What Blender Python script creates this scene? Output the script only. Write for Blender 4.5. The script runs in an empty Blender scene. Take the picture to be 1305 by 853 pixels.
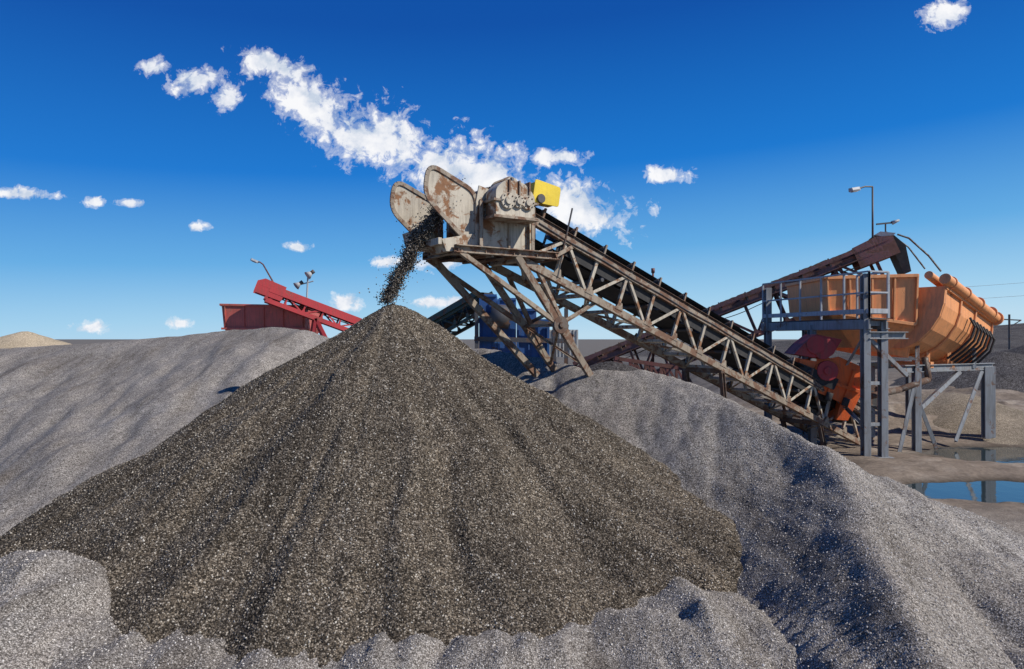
import bpy, bmesh, math, random
import numpy as np
from mathutils import Vector, Matrix
random.seed(7)
scene=bpy.context.scene
V=Vector
# ------------------------------------------------------------------ noise
def _h(ix,iy,seed):
    n=(ix.astype(np.int64)*374761393+iy.astype(np.int64)*668265263+seed*1442695041)&0xffffffff
    n=((n^(n>>13))*1274126177)&0xffffffff
    n=(n^(n>>16))&0xffffffff
    return n/4294967295.0
def vn(x,y,seed=0):
    ix=np.floor(x);iy=np.floor(y);fx=x-ix;fy=y-iy
    fx=fx*fx*fx*(fx*(fx*6-15)+10);fy=fy*fy*fy*(fy*(fy*6-15)+10)
    a=_h(ix,iy,seed);b=_h(ix+1,iy,seed);c=_h(ix,iy+1,seed);d=_h(ix+1,iy+1,seed)
    return (a*(1-fx)+b*fx)*(1-fy)+(c*(1-fx)+d*fx)*fy*1.0
def fbm(x,y,seed=0,o=4):
    s=0;a=1;t=0
    for i in range(o):
        s=s+a*(vn(x*2**i+13.7*i,y*2**i+7.1*i,seed+i)-.5)*2;t+=a;a*=.5
    return s/t
# ------------------------------------------------------------------ materials
class NT:
    def __init__(s,tree): s.t=tree; s.n=tree.nodes; s.l=tree.links
    def new(s,typ,**kw):
        n=s.n.new(typ)
        for k,v in kw.items(): setattr(n,k,v)
        return n
    def link(s,a,b): s.l.new(a,b)
    def math(s,op,a,b=None,c=None,clamp=False):
        n=s.n.new('ShaderNodeMath');n.operation=op;n.use_clamp=clamp
        for i,v in enumerate((a,b,c)):
            if v is None: continue
            if isinstance(v,(int,float)): n.inputs[i].default_value=v
            else: s.l.new(v,n.inputs[i])
        return n.outputs[0]
    def mix(s,f,a,b,blend='MIX'):
        n=s.n.new('ShaderNodeMix');n.data_type='RGBA';n.blend_type=blend
        for i,v in ((0,f),(6,a),(7,b)):
            if isinstance(v,(int,float)): n.inputs[i].default_value=v
            elif isinstance(v,(tuple,list)): n.inputs[i].default_value=(*v[:3],1)
            else: s.l.new(v,n.inputs[i])
        return n.outputs[2]
    def ramp(s,fac,stops,interp='LINEAR'):
        n=s.n.new('ShaderNodeValToRGB');r=n.color_ramp;r.interpolation=interp
        while len(r.elements)<len(stops): r.elements.new(.5)
        for e,(p,c) in zip(r.elements,stops):
            e.position=p; e.color=(c,c,c,1) if isinstance(c,(int,float)) else (*c,1)
        s.l.new(fac,n.inputs[0]); return n.outputs[0]
    def noise(s,vec,scale,detail=4,rough=.55,dist=0):
        n=s.n.new('ShaderNodeTexNoise');n.inputs['Scale'].default_value=scale;n.inputs['Detail'].default_value=detail
        n.inputs['Roughness'].default_value=rough;n.inputs['Distortion'].default_value=dist
        s.l.new(vec,n.inputs['Vector']);return n.outputs['Fac']
def newmat(name):
    m=bpy.data.materials.new(name);m.use_nodes=True
    nt=NT(m.node_tree);b=nt.n['Principled BSDF'];return m,nt,b
def setb(b,**k):
    for a,v in k.items():
        b.inputs[a.replace('_',' ')].default_value=v
def gravel_nodes(nt,palette,scale,mean_mul=1.0):
    tc=nt.new('ShaderNodeTexCoord').outputs['Object']
    vo=nt.new('ShaderNodeTexVoronoi');vo.inputs['Scale'].default_value=scale;nt.link(tc,vo.inputs['Vector'])
    sep=nt.new('ShaderNodeSeparateColor');nt.link(vo.outputs['Color'],sep.inputs[0])
    col=nt.ramp(sep.outputs[0],palette)
    gap_shade=nt.ramp(vo.outputs['Distance'],[(0.0,1.0),(.35,.95),(.62,.5),(.9,.3)])  # crevice shade between stones, painted into the gravel colour
    col=nt.mix(1,col,gap_shade,'MULTIPLY')
    hgt=nt.math('ADD',nt.math('MULTIPLY',vo.outputs['Distance'],-1.0),nt.math('MULTIPLY',sep.outputs[1],.9))
    return tc,col,hgt,vo
def gravel_mat(name,palette,scale,patch=((1,1,1),(.7,.68,.66)),pscale=.5,bump=1.0,streak=None,radial=None):
    m,nt,b=newmat(name)
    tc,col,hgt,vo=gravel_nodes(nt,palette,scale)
    n=nt.noise(tc,pscale,6,.6,.4)
    f=nt.ramp(n,[(.35,0.0),(.65,1.0)])
    col=nt.mix(1,col,nt.mix(f,patch[0],patch[1]),'MULTIPLY')
    n2=nt.noise(tc,6,3,.6)
    col=nt.mix(1,col,nt.ramp(n2,[(.3,.82),(.7,1.15)]),'MULTIPLY')
    if streak:
        mp=nt.new('ShaderNodeMapping');mp.inputs['Scale'].default_value=streak;mp.inputs['Rotation'].default_value=(0,0,.25);nt.link(tc,mp.inputs[0])
        n3=nt.noise(mp.outputs[0],1,6,.62,.8)
        col=nt.mix(1,col,nt.ramp(n3,[(.34,(.72,.70,.68)),(.47,(.97,.97,.97)),(.7,(1.1,1.08,1.06))]),'MULTIPLY')
    if radial:
        s3=nt.new('ShaderNodeSeparateXYZ');nt.link(tc,s3.inputs[0])
        dx=nt.math('SUBTRACT',s3.outputs[0],radial[0]);dy=nt.math('SUBTRACT',s3.outputs[1],radial[1])
        th=nt.math('ARCTAN2',dx,nt.math('MULTIPLY',dy,-1))
        r=nt.math('SQRT',nt.math('ADD',nt.math('MULTIPLY',dx,dx),nt.math('MULTIPLY',dy,dy)))
        cb=nt.new('ShaderNodeCombineXYZ');nt.link(nt.math('MULTIPLY',th,5.5),cb.inputs[0]);nt.link(nt.math('MULTIPLY',r,.42),cb.inputs[1])
        n5=nt.noise(cb.outputs[0],1,6,.6,1.0)
        col=nt.mix(1,col,nt.ramp(n5,[(.33,(.62,.605,.59)),(.48,(.94,.93,.92)),(.68,(1.24,1.21,1.17))]),'MULTIPLY')
    bp=nt.new('ShaderNodeBump');bp.inputs['Strength'].default_value=bump;bp.inputs['Distance'].default_value=.6/scale
    nt.link(hgt,bp.inputs['Height']);nt.link(bp.outputs[0],b.inputs['Normal'])
    nt.link(col,b.inputs['Base Color']);setb(b,Roughness=1.0);b.inputs['Specular IOR Level'].default_value=.05
    return m
PAL_LIGHT=[(0,(.15,.134,.118)),(.25,(.29,.264,.237)),(.55,(.425,.390,.352)),(.8,(.53,.49,.445)),(1,(.68,.645,.59))]
PAL_DARK=[(0,(.030,.026,.022)),(.3,(.080,.069,.057)),(.55,(.150,.127,.101)),(.78,(.240,.205,.162)),(.93,(.37,.33,.275)),(1,(.58,.54,.47))]
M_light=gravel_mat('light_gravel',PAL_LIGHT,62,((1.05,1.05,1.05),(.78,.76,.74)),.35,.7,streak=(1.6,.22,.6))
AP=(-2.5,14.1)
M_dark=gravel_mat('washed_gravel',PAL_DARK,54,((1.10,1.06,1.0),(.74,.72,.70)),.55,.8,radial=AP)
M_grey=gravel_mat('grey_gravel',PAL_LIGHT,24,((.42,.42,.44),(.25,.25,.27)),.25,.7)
M_sand=gravel_mat('sand',[(0,(.30,.245,.18)),(1,(.50,.42,.32))],40,((1,1,1),(.75,.75,.75)),.5,.6)
M_sand2=gravel_mat('pale_sand',[(0,(.50,.40,.27)),(1,(.70,.58,.42))],20,((1.1,1.1,1.1),(.9,.9,.9)),.3,.3)
def ground_mat():
    m,nt,b=newmat('quarry_ground')
    tc,col,hgt,vo=gravel_nodes(nt,PAL_LIGHT,62)
    n=nt.noise(tc,.35,6,.6,.4);col=nt.mix(1,col,nt.ramp(n,[(.35,(1.02,1.02,1.02)),(.65,(.78,.76,.74))]),'MULTIPLY')
    mp=nt.new('ShaderNodeMapping');mp.inputs['Scale'].default_value=(2.2,.5,.6);nt.link(tc,mp.inputs[0])
    ns=nt.noise(mp.outputs[0],1,6,.62,.8)
    col=nt.mix(1,col,nt.ramp(ns,[(.34,(.66,.64,.62)),(.47,(.93,.93,.93)),(.7,(1.08,1.06,1.04))]),'MULTIPLY')
    n3=nt.noise(tc,.45,8,.65,.6);n4=nt.noise(tc,9,5,.7)
    sand=nt.ramp(n3,[(.3,(.13,.105,.085)),(.5,(.26,.21,.165)),(.7,(.40,.345,.285))])
    sand=nt.mix(1,sand,nt.ramp(n4,[(.3,.7),(.7,1.2)]),'MULTIPLY')
    sx=nt.new('ShaderNodeSeparateXYZ');nt.link(tc,sx.inputs[0])
    wet=nt.ramp(nt.math('ADD',nt.math('MULTIPLY',sx.outputs[2],4),.5),[(.1,.40),(.45,1.0)])
    sand=nt.mix(1,sand,wet,'MULTIPLY')
    far=nt.math('MULTIPLY_ADD',sx.outputs[1],.04,-1.3,clamp=True)
    sand=nt.mix(far,sand,nt.mix(n3,(.12,.11,.10),(.2,.185,.165)))
    d=nt.math('ADD',sx.outputs[1],nt.math('MULTIPLY',n3,2.5))
    f=nt.math('MULTIPLY_ADD',d,.5,-6.6,clamp=True)
    col=nt.mix(f,col,sand)
    bp=nt.new('ShaderNodeBump');bp.inputs['Strength'].default_value=.8;bp.inputs['Distance'].default_value=.012
    h=nt.math('ADD',hgt,nt.math('MULTIPLY',n4,2));nt.link(h,bp.inputs['Height']);nt.link(bp.outputs[0],b.inputs['Normal'])
    nt.link(col,b.inputs['Base Color']);setb(b,Roughness=1.0);b.inputs['Specular IOR Level'].default_value=.06
    return m
M_ground=ground_mat()
def paint(name,base,rust=.3,rustcol=(.16,.065,.03),scale=2.5,rough=.55,dirt=.35,metal=0.0,base2=None):
    m,nt,b=newmat(name)
    tc=nt.new('ShaderNodeTexCoord').outputs['Object']
    n=nt.noise(tc,scale,9,.68,.5)
    lo=.72-.42*rust
    f=nt.ramp(n,[(lo-.03,0.0),(lo+.03,1.0)])
    n2=nt.noise(tc,scale*4,6,.6);n3=nt.noise(tc,.8,4,.6)
    mp=nt.new('ShaderNodeMapping');mp.inputs['Scale'].default_value=(9,9,1.1);nt.link(tc,mp.inputs[0])
    n4=nt.noise(mp.outputs[0],1.3,5,.6)
    bc=nt.mix(nt.ramp(n3,[(.35,0.0),(.65,1.0)]),base,base2 or tuple(c*.8 for c in base))
    bc=nt.mix(nt.math('MULTIPLY',nt.ramp(n4,[(.45,0.0),(.7,1.0)]),dirt),bc,(.10,.075,.055))
    rc=nt.mix(n2,tuple(c*.45 for c in rustcol),tuple(min(1,c*1.9) for c in rustcol))
    col=nt.mix(f,bc,rc)
    nt.link(col,b.inputs['Base Color'])
    nt.link(nt.ramp(f,[(0,rough),(1,.9)]),b.inputs['Roughness'])
    bp=nt.new('ShaderNodeBump');bp.inputs['Strength'].default_value=.5;bp.inputs['Distance'].default_value=.008
    nt.link(nt.math('ADD',nt.math('MULTIPLY',f,-.6),n2),bp.inputs['Height']);nt.link(bp.outputs[0],b.inputs['Normal'])
    setb(b,Metallic=metal)
    return m
M_cream=paint('cream_rusty_paint',(.54,.48,.38),.43,scale=2.6,rustcol=(.20,.10,.05),dirt=.5)
M_tan=paint('tan_rusty_steel',(.33,.265,.195),.50,(.145,.08,.05),3.5,dirt=.5)
M_brown=paint('brown_rusty_steel',(.15,.115,.09),.6,(.09,.052,.035),3)
M_rustred=paint('dark_red_steel',(.16,.055,.05),.5,(.10,.045,.035),2)
M_pink=paint('faded_purple_red_steel',(.26,.125,.11),.5,(.16,.085,.06),2)
M_red=paint('red_paint',(.52,.045,.05),.22,(.20,.07,.05),1.2)
M_redbox=paint('faded_red_paint',(.60,.13,.10),.32,(.32,.11,.08),.8)
M_orange=paint('orange_paint',(.84,.36,.14),.13,(.30,.12,.05),1.5,dirt=.3,base2=(.75,.31,.12))
M_orange2=paint('bright_orange_paint',(.85,.14,.02),.15,(.2,.06,.03),2.2,dirt=.35)
M_crimson=paint('crimson_paint',(.42,.03,.035),.3,(.15,.05,.04),2)
M_yellow=paint('yellow_paint',(.85,.62,.03),.08,(.3,.12,.03),3,dirt=.15)
M_steel=paint('grey_painted_steel',(.25,.265,.28),.28,(.14,.08,.055),2.2,dirt=.5)
M_dsteel=paint('dark_steel',(.07,.07,.075),.4,(.10,.055,.035),3)
M_galv=paint('galvanised_steel',(.42,.44,.46),.15,(.2,.12,.08),3)
M_blue=paint('blue_paint',(.02,.09,.28),.2,(.10,.06,.05),2)
M_green=paint('dark_green_steel',(.03,.07,.06),.4,(.10,.06,.04),2)
M_white=paint('weathered_white_sheet',(.55,.56,.55),.15,scale=1.5)
def rubber():
    m,nt,b=newmat('belt_rubber')
    tc=nt.new('ShaderNodeTexCoord').outputs['Object'];n=nt.noise(tc,5,6,.7)
    nt.link(nt.ramp(n,[(.3,(.012,.012,.013)),(.6,(.035,.033,.032)),(.8,(.10,.09,.08))]),b.inputs['Base Color']);setb(b,Roughness=.75);return m
M_rub=rubber()
def water():
    m,nt,b=newmat('water');tc=nt.new('ShaderNodeTexCoord').outputs['Object']
    n=nt.noise(tc,3,3,.5);bp=nt.new('ShaderNodeBump');bp.inputs['Strength'].default_value=.12;bp.inputs['Distance'].default_value=.02
    nt.link(n,bp.inputs['Height']);nt.link(bp.outputs[0],b.inputs['Normal'])
    setb(b,Base_Color=(.03,.045,.05,1),Roughness=.04);b.inputs['IOR'].default_value=1.33;b.inputs['Specular IOR Level'].default_value=1.0
    return m
M_water=water()
def stone_mat(name,pal,inst=False):
    m,nt,b=newmat(name)
    oi=nt.new('ShaderNodeObjectInfo').outputs['Random'] if inst else nt.new('ShaderNodeNewGeometry').outputs['Random Per Island']
    nt.link(nt.ramp(oi,pal),b.inputs['Base Color']);setb(b,Roughness=1.0);b.inputs['Specular IOR Level'].default_value=.05;return m
M_stone=stone_mat('loose_stone',[(0,(.03,.027,.023)),(.4,(.09,.078,.065)),(.75,(.18,.15,.12)),(.95,(.34,.31,.26)),(1,(.55,.52,.47))])
M_pebd=stone_mat('washed_pebbles',PAL_DARK,True)
M_pebl=stone_mat('light_pebbles',PAL_LIGHT,True)
# ------------------------------------------------------------------ mesh builder
def link(o,parent=None):
    scene.collection.objects.link(o)
    if parent: o.parent=parent
    return o
class Build:
    def __init__(s,name):
        s.e=bpy.data.objects.new(name,None);s.e.empty_display_size=.5;link(s.e);s.p={}
    def bm(s,part,mat):
        if part not in s.p: s.p[part]=(bmesh.new(),mat)
        return s.p[part][0]
    def hull8(s,part,mat,c,ax,ay,az):
        bm=s.bm(part,mat);vs=[]
        for i in (-1,1):
            for j in (-1,1):
                for k in (-1,1): vs.append(bm.verts.new(c+ax*i+ay*j+az*k))
        for f in ((0,1,3,2),(4,6,7,5),(0,4,5,1),(2,3,7,6),(0,2,6,4),(1,5,7,3)):
            bm.faces.new([vs[i] for i in f])
    def box(s,part,mat,c,size,ax=V((1,0,0)),ay=V((0,1,0)),az=V((0,0,1))):
        s.hull8(part,mat,V(c),ax*size[0]/2,ay*size[1]/2,az*size[2]/2)
    def beam(s,part,mat,p,q,w,h=None,up=V((0,0,1)),prof='box',ext=0):
        p=V(p);q=V(q);h=h or w;d=(q-p);L=d.length
        if L<1e-4:return
        d/=L
        if abs(d.dot(up))>.97: up=V((1,0,0)) if abs(d.x)<.9 else V((0,1,0))
        sd=d.cross(up).normalized();u=sd.cross(d).normalized();c=(p+q)/2;L+=ext
        t=min(w,h)*.16+.006
        if prof=='box': s.hull8(part,mat,c,d*L/2,sd*w/2,u*h/2)
        elif prof=='L':
            s.hull8(part,mat,c+sd*(w/2-t/2),d*L/2,sd*t/2,u*h/2)
            s.hull8(part,mat,c-sd*(t/2)-u*(h/2-t/2),d*(L/2-.002),sd*(w/2-t/2),u*t/2)
        elif prof=='I':
            s.hull8(part,mat,c,d*(L/2-.002),sd*t/2,u*(h/2-t))
            for k in (-1,1): s.hull8(part,mat,c+u*k*(h/2-t/2),d*L/2,sd*w/2,u*t/2)
        elif prof=='C':
            s.hull8(part,mat,c-sd*(w/2-t/2),d*L/2,sd*t/2,u*h/2)
            for k in (-1,1): s.hull8(part,mat,c+u*k*(h/2-t/2)+sd*t/2,d*(L/2-.002),sd*(w/2-t/2),u*t/2*.98)
    def cyl(s,part,mat,p,q,r,seg=16,r2=None,caps=True):
        bm=s.bm(part,mat);p=V(p);q=V(q);r2=r if r2 is None else r2;d=(q-p).normalized()
        a=d.cross(V((0,0,1)))
        if a.length<.05:a=d.cross(V((1,0,0)))
        a.normalize();b=d.cross(a)
        A=[];Bv=[]
        for i in range(seg):
            t=2*math.pi*i/seg;o=a*math.cos(t)+b*math.sin(t)
            A.append(bm.verts.new(p+o*r));Bv.append(bm.verts.new(q+o*r2))
        for i in range(seg):
            j=(i+1)%seg;f=bm.faces.new((A[i],A[j],Bv[j],Bv[i]));f.smooth=seg>8
        if caps: bm.faces.new(A[::-1]);bm.faces.new(Bv)
    def tube(s,part,mat,pts,r,seg=8):
        for i in range(len(pts)-1): s.cyl(part,mat,pts[i],pts[i+1],r,seg)
    def prism(s,part,mat,poly,thick):
        bm=s.bm(part,mat);A=[bm.verts.new(V(p)-thick/2) for p in poly];Bv=[bm.verts.new(V(p)+thick/2) for p in poly];n=len(poly)
        bm.faces.new(A[::-1]);bm.faces.new(Bv)
        for i in range(n):
            j=(i+1)%n;bm.faces.new((A[i],A[j],Bv[j],Bv[i]))
    def loft(s,part,mat,secs,closed=False,smooth=False,caps=False):
        bm=s.bm(part,mat);rows=[[bm.verts.new(V(p)) for p in sec] for sec in secs];n=len(rows[0])
        for a,b in zip(rows,rows[1:]):
            for i in range(n if closed else n-1):
                j=(i+1)%n;f=bm.faces.new((a[i],a[j],b[j],b[i]));f.smooth=smooth
        if caps: bm.faces.new(rows[0][::-1]);bm.faces.new(rows[-1])
    def done(s,bevel=0.0):
        for k,(bm,mat) in s.p.items():
            bmesh.ops.recalc_face_normals(bm,faces=bm.faces)
            me=bpy.data.meshes.new(k);bm.to_mesh(me);bm.free();me.materials.append(mat)
            o=bpy.data.objects.new(k,me);link(o,s.e)
            if bevel:
                md=o.modifiers.new('bevel','BEVEL');md.width=bevel;md.segments=1;md.limit_method='ANGLE'
        return s.e
def heightmesh(name,xs,ys,H,mat,cut=None):
    X,Y=np.meshgrid(xs,ys);Z=H(X,Y);nx=len(xs);ny=len(ys)
    co=np.stack([X.ravel(),Y.ravel(),Z.ravel()],1).astype(np.float32)
    i=np.arange(nx*ny).reshape(ny,nx)
    q=np.stack([i[:-1,:-1],i[:-1,1:],i[1:,1:],i[1:,:-1]],-1).reshape(-1,4)
    if cut is not None:
        zf=Z.ravel();q=q[(zf[q]>cut).any(1)]
        used=np.unique(q);mp=-np.ones(len(co),int);mp[used]=np.arange(len(used));co=co[used];q=mp[q]
    me=bpy.data.meshes.new(name);me.vertices.add(len(co));me.vertices.foreach_set('co',co.ravel())
    me.loops.add(q.size);me.loops.foreach_set('vertex_index',q.ravel().astype(np.int32))
    me.polygons.add(len(q));me.polygons.foreach_set('loop_start',(np.arange(len(q))*4).astype(np.int32))
    me.polygons.foreach_set('loop_total',np.full(len(q),4,np.int32))
    me.update();me.validate();me.shade_smooth();me.materials.append(mat)
    o=bpy.data.objects.new(name,me);link(o);return o
def pebbles(o,mat,density,rmin,rmax,ymax,xlo=-100,xhi=100,zmin=-9,seed=0):
    """geometry-nodes scatter of real little stones on a gravel surface"""
    ng=bpy.data.node_groups.new('pebble_scatter','GeometryNodeTree')
    ng.interface.new_socket('Geometry',in_out='INPUT',socket_type='NodeSocketGeometry')
    ng.interface.new_socket('Geometry',in_out='OUTPUT',socket_type='NodeSocketGeometry')
    N=ng.nodes;Lk=ng.links;gi=N.new('NodeGroupInput');go=N.new('NodeGroupOutput')
    pos=N.new('GeometryNodeInputPosition');sp=N.new('ShaderNodeSeparateXYZ');Lk.new(pos.outputs[0],sp.inputs[0])
    def cmp(op,a,v):
        n=N.new('ShaderNodeMath');n.operation=op;Lk.new(a,n.inputs[0]);n.inputs[1].default_value=v;return n.outputs[0]
    def mul(a,b):
        n=N.new('ShaderNodeMath');n.operation='MULTIPLY'
        Lk.new(a,n.inputs[0])
        if isinstance(b,(int,float)): n.inputs[1].default_value=b
        else: Lk.new(b,n.inputs[1])
        return n.outputs[0]
    m=mul(mul(cmp('LESS_THAN',sp.outputs[1],ymax),cmp('GREATER_THAN',sp.outputs[1],4)),mul(cmp('GREATER_THAN',sp.outputs[0],xlo),cmp('LESS_THAN',sp.outputs[0],xhi)))
    m=mul(m,cmp('GREATER_THAN',sp.outputs[2],zmin))
    d=mul(m,float(density))
    ds=N.new('GeometryNodeDistributePointsOnFaces');ds.inputs['Seed'].default_value=seed
    Lk.new(gi.outputs[0],ds.inputs['Mesh']);Lk.new(d,ds.inputs['Density'])
    ico=N.new('GeometryNodeMeshIcoSphere');ico.inputs['Radius'].default_value=1;ico.inputs['Subdivisions'].default_value=1
    sm=N.new('GeometryNodeSetMaterial');sm.inputs['Material'].default_value=mat;Lk.new(ico.outputs[0],sm.inputs[0])
    ip=N.new('GeometryNodeInstanceOnPoints');Lk.new(ds.outputs['Points'],ip.inputs['Points']);Lk.new(sm.outputs[0],ip.inputs['Instance'])
    r1=N.new('FunctionNodeRandomValue');r1.data_type='FLOAT_VECTOR';r1.inputs[0].default_value=(0,0,0);r1.inputs[1].default_value=(6.28,6.28,6.28)
    Lk.new(r1.outputs[0],ip.inputs['Rotation'])
    r2=N.new('FunctionNodeRandomValue');r2.data_type='FLOAT_VECTOR';r2.inputs[0].default_value=(rmin,rmin,rmin*.7);r2.inputs[1].default_value=(rmax,rmax*.9,rmax*.7)
    r2.inputs['Seed'].default_value=5;Lk.new(r2.outputs[0],ip.inputs['Scale'])
    jn=N.new('GeometryNodeJoinGeometry');Lk.new(gi.outputs[0],jn.inputs[0]);Lk.new(ip.outputs[0],jn.inputs[0]);Lk.new(jn.outputs[0],go.inputs[0])
    md=o.modifiers.new('pebbles','NODES');md.node_group=ng
# ------------------------------------------------------------------ terrain
def bump2(x,y,cx,cy,ax,ay,rot=0):
    c,s=math.cos(rot),math.sin(rot);dx=x-cx;dy=y-cy
    u=(dx*c+dy*s)/ax;v=(-dx*s+dy*c)/ay
    return np.exp(-(u*u+v*v))
def tracks(x,y):
    """wheel-loader tread marks running towards the pile"""
    out=0
    for x0 in (2.55,3.35):
        xc=x0-.10*(y-7.5)
        w_=np.exp(-((x-xc)/.24)**4)*np.clip((9.6-y)/.8,0,1)
        out=out+w_*(-.035+.028*np.sin((y+.35*np.abs(x-xc))*2*np.pi/.26))
    return out
def Hground(x,y):
    far=np.clip((np.hypot(x,y)-60)/80,0,1)
    z=.05+.05*fbm(x*.5,y*.5,3)+.018*fbm(x*2.3,y*2.3,4)
    z=z+(.16*np.maximum(0,fbm(x*.33,y*.7,9))+.05*fbm(x*.9,y*1.8,10))*(x>6)
    fg=np.clip((9.6-y)/1.5,0,1)*np.clip((y+4)/4,0,1)
    z=z+fg*(.22*fbm(x*1.5,y*.4,21)+.10*fbm(x*4,y*1.6,22)+.04*fbm(x*9,y*3,23))
    z=z+.55*bump2(x,y,-5.9,8.6,.95,.9)+.40*bump2(x,y,-7.4,8.3,1.3,1.4)+.36*bump2(x,y,-5.0,7.3,1.2,1.2)
    z=z+.28*bump2(x,y,1.3,8.0,.7,.5)+.30*bump2(x,y,2.3,8.4,.28,1.3)+.2*bump2(x,y,-.6,7.4,1.3,.5)+.16*bump2(x,y,.5,7.6,.25,.9)
    z=z+tracks(x,y)*(y>4)
    z=z-.40*bump2(x,y,15.8,21.2,2.9,1.6)-.42*bump2(x,y,11.2,16.2,3.0,.95,.12)-.40*bump2(x,y,14.4,15.0,2.8,.65)-.3*bump2(x,y,19,19.5,3.5,1.2)
    bank=np.clip((y-22.8-.12*(x-12)+.9*fbm(x*.4,y*.4,31))/4,0,1)*np.clip((x-11.5)/3,0,1)
    z=z+bank*bank*(3-2*bank)*(.95+.45*fbm(x*.3,y*.3,12)+.12*fbm(x*1.1,y*1.1,14))
    z=z*(1-far)+far*0
    return z
def axis(lo,hi,step,far,growth=1.25):
    a=list(np.arange(lo,hi+1e-6,step));s=step
    l=lo
    while l>-far: s*=growth;l-=s;a.insert(0,l)
    s=step;h=hi
    while h<far: s*=growth;h+=s;a.append(h)
    return np.array(a)
gr=heightmesh('ground',axis(-12,26,.08,4000),axis(3,36,.08,4000),Hground,M_ground)
pebbles(gr,M_pebl,260,.006,.018,10.5,-9,9,.03,1)
def Hpile(x,y):
    wx=x+.30*fbm(x*.45,y*.45,48);wy=y+.25*fbm(x*.45,y*.45,49)
    dx=x-AP[0];dy=y-AP[1];r0=np.hypot(dx,dy);k0=np.clip(r0/3,0,1)
    dx=dx+(wx-x)*k0;dy=dy+(wy-y)*k0
    r=np.hypot(dx,dy);th=np.arctan2(dy,dx)
    cx=np.cos(th);cy=np.sin(th)
    fl=np.where(cx>0,.028*cx*cx,-.010*cx*cx)*(cy<.6)
    h=4.32-.655*np.sqrt(r*r+.22**2)+(.009+fl)*np.maximum(0,r-3)**2
    k=np.clip(r/3.5,0,1)
    h=h+k*(.30*fbm(cx*2.6+r*.06,cy*2.6+5,41,4)+.16*fbm(cx*8+5,cy*8+r*.15,42,3)+.06*fbm(cx*20+5,cy*20+r*.3,47,3))
    # slump terraces low on the face
    h=h+.06*k*np.sin(r*2.1+2.5*fbm(x*.5,y*.5,50))*np.clip((r-2.5)/2,0,1)
    h=h+.10*fbm(x*.55,y*.55,43)+.035*fbm(x*2.5,y*2.5,44)+.012*fbm(x*9,y*9,45,3)
    return h-.3*np.clip((r-6.9)/1.5,0,3)**2
gp=heightmesh('gravel_pile',np.arange(-12,6.5,.055),np.arange(6,22.5,.055),Hpile,M_dark,cut=-.2)
pebbles(gp,M_pebd,460,.007,.021,15.5,seed=2)
rx=np.array([-60,-30,-19.5,-14.4,-10.3,-8.3,-6.9,-5.6,-3.5,0,4]);rz=np.array([2.4,2.85,3.12,3.38,3.74,3.9,3.78,3.35,2.6,1.2,-.5]);ry=np.array([33,28,26,25,24,23.5,23,22.7,22,21.5,21])
def Hleft(x,y):
    z0=np.interp(x,rx,rz);y0=np.interp(x,rx,ry)+.6*fbm(x*.2,y*0,51)
    d=y0-y
    f=np.where(d>0,d,0);b=np.where(d<0,-d,0)
    drop=.36*np.sqrt(f*f+1.2)-.36*1.1-.0012*f*f+.55*np.sqrt(b*b+.6)-.55*.77
    h=z0-drop
    k=np.clip(f/4,0,1)
    h=h+k*(.40*fbm(x*.38+y*.12,y*.16,52)+.20*fbm(x*1.1+y*.3,y*.35,53))+.06*fbm(x*.8,y*.8,54)+.025*fbm(x*3,y*2,55)
    h=h-.35*np.exp(-((x+17.5-.25*(y-20))/.9)**2)*k+.2*np.exp(-((x+15.9-.25*(y-20))/.9)**2)*k
    return h
heightmesh('gravel_mound',np.arange(-45,4,.10),np.arange(6,36,.10),Hleft,M_light,cut=-.2)
def ridge(x,y,pts,s,rnd=.5):
    best=np.full_like(x,-99.0)
    for (x0,y0,z0),(x1,y1,z1) in zip(pts,pts[1:]):
        dx=x1-x0;dy=y1-y0;t=np.clip(((x-x0)*dx+(y-y0)*dy)/(dx*dx+dy*dy),0,1)
        d=np.hypot(x-x0-t*dx,y-y0-t*dy)
        v=z0+t*(z1-z0)-s*(np.sqrt(d*d+rnd*rnd)-rnd);best=np.maximum(best,v)
    return best
R1=[(-3.5,20.5,3.0),(-.7,19,3.3),(1,18,3.0),(1.8,16.5,2.8),(2.9,16,2.84),(3.55,15.4,2.72),(4.35,14,2.38),(5.0,12.5,1.93),(5.25,11.4,1.7),(4.85,9.6,1.3),(4.2,7.6,.9),(3.6,5.6,.6)]
R2=[(5.2,11.4,1.65),(6.05,11.1,1.2),(6.9,10.8,.72),(8.0,10.5,.28),(9.8,10.2,-.2)]
R3=[(5.25,11,1.45),(6.1,9.2,.75),(6.6,7,.35)]
def Hright(x,y):
    wx=x+.14*fbm(x*.5,y*.5,61);wy=y+.2*fbm(x*.5+9,y*.5,62)
    xr=np.interp(wy,[5.6,7.6,9.6,11.4,12.5],[3.6,4.2,4.85,5.25,5.0])
    pen=1.5*np.maximum(0,xr-wx)
    a=ridge(wx,wy,R1,.70,.12);b=ridge(wx,wy,R2,.50,.5)-pen;c=ridge(wx,wy,R3,.46,.5)-pen
    k=9.0;m=np.maximum(np.maximum(a,b),c)
    h=m+np.log(np.exp(k*(a-m))+np.exp(k*(b-m))+np.exp(k*(c-m)))/k*.5
    h=h+.13*fbm(x*1.3,y*.45,63)*np.clip((3.0-h)/1,0,1)+.06*fbm(x*2.2,y*1.5,64)+.025*fbm(x*6,y*4,65,3)-.07
    return h+tracks(x,y)
gm=heightmesh('gravel_mound',np.arange(-8,12,.06),np.arange(3.5,27,.06),Hright,M_light,cut=-.2)
pebbles(gm,M_pebl,220,.006,.018,13,.5,9,0,3)
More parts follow.
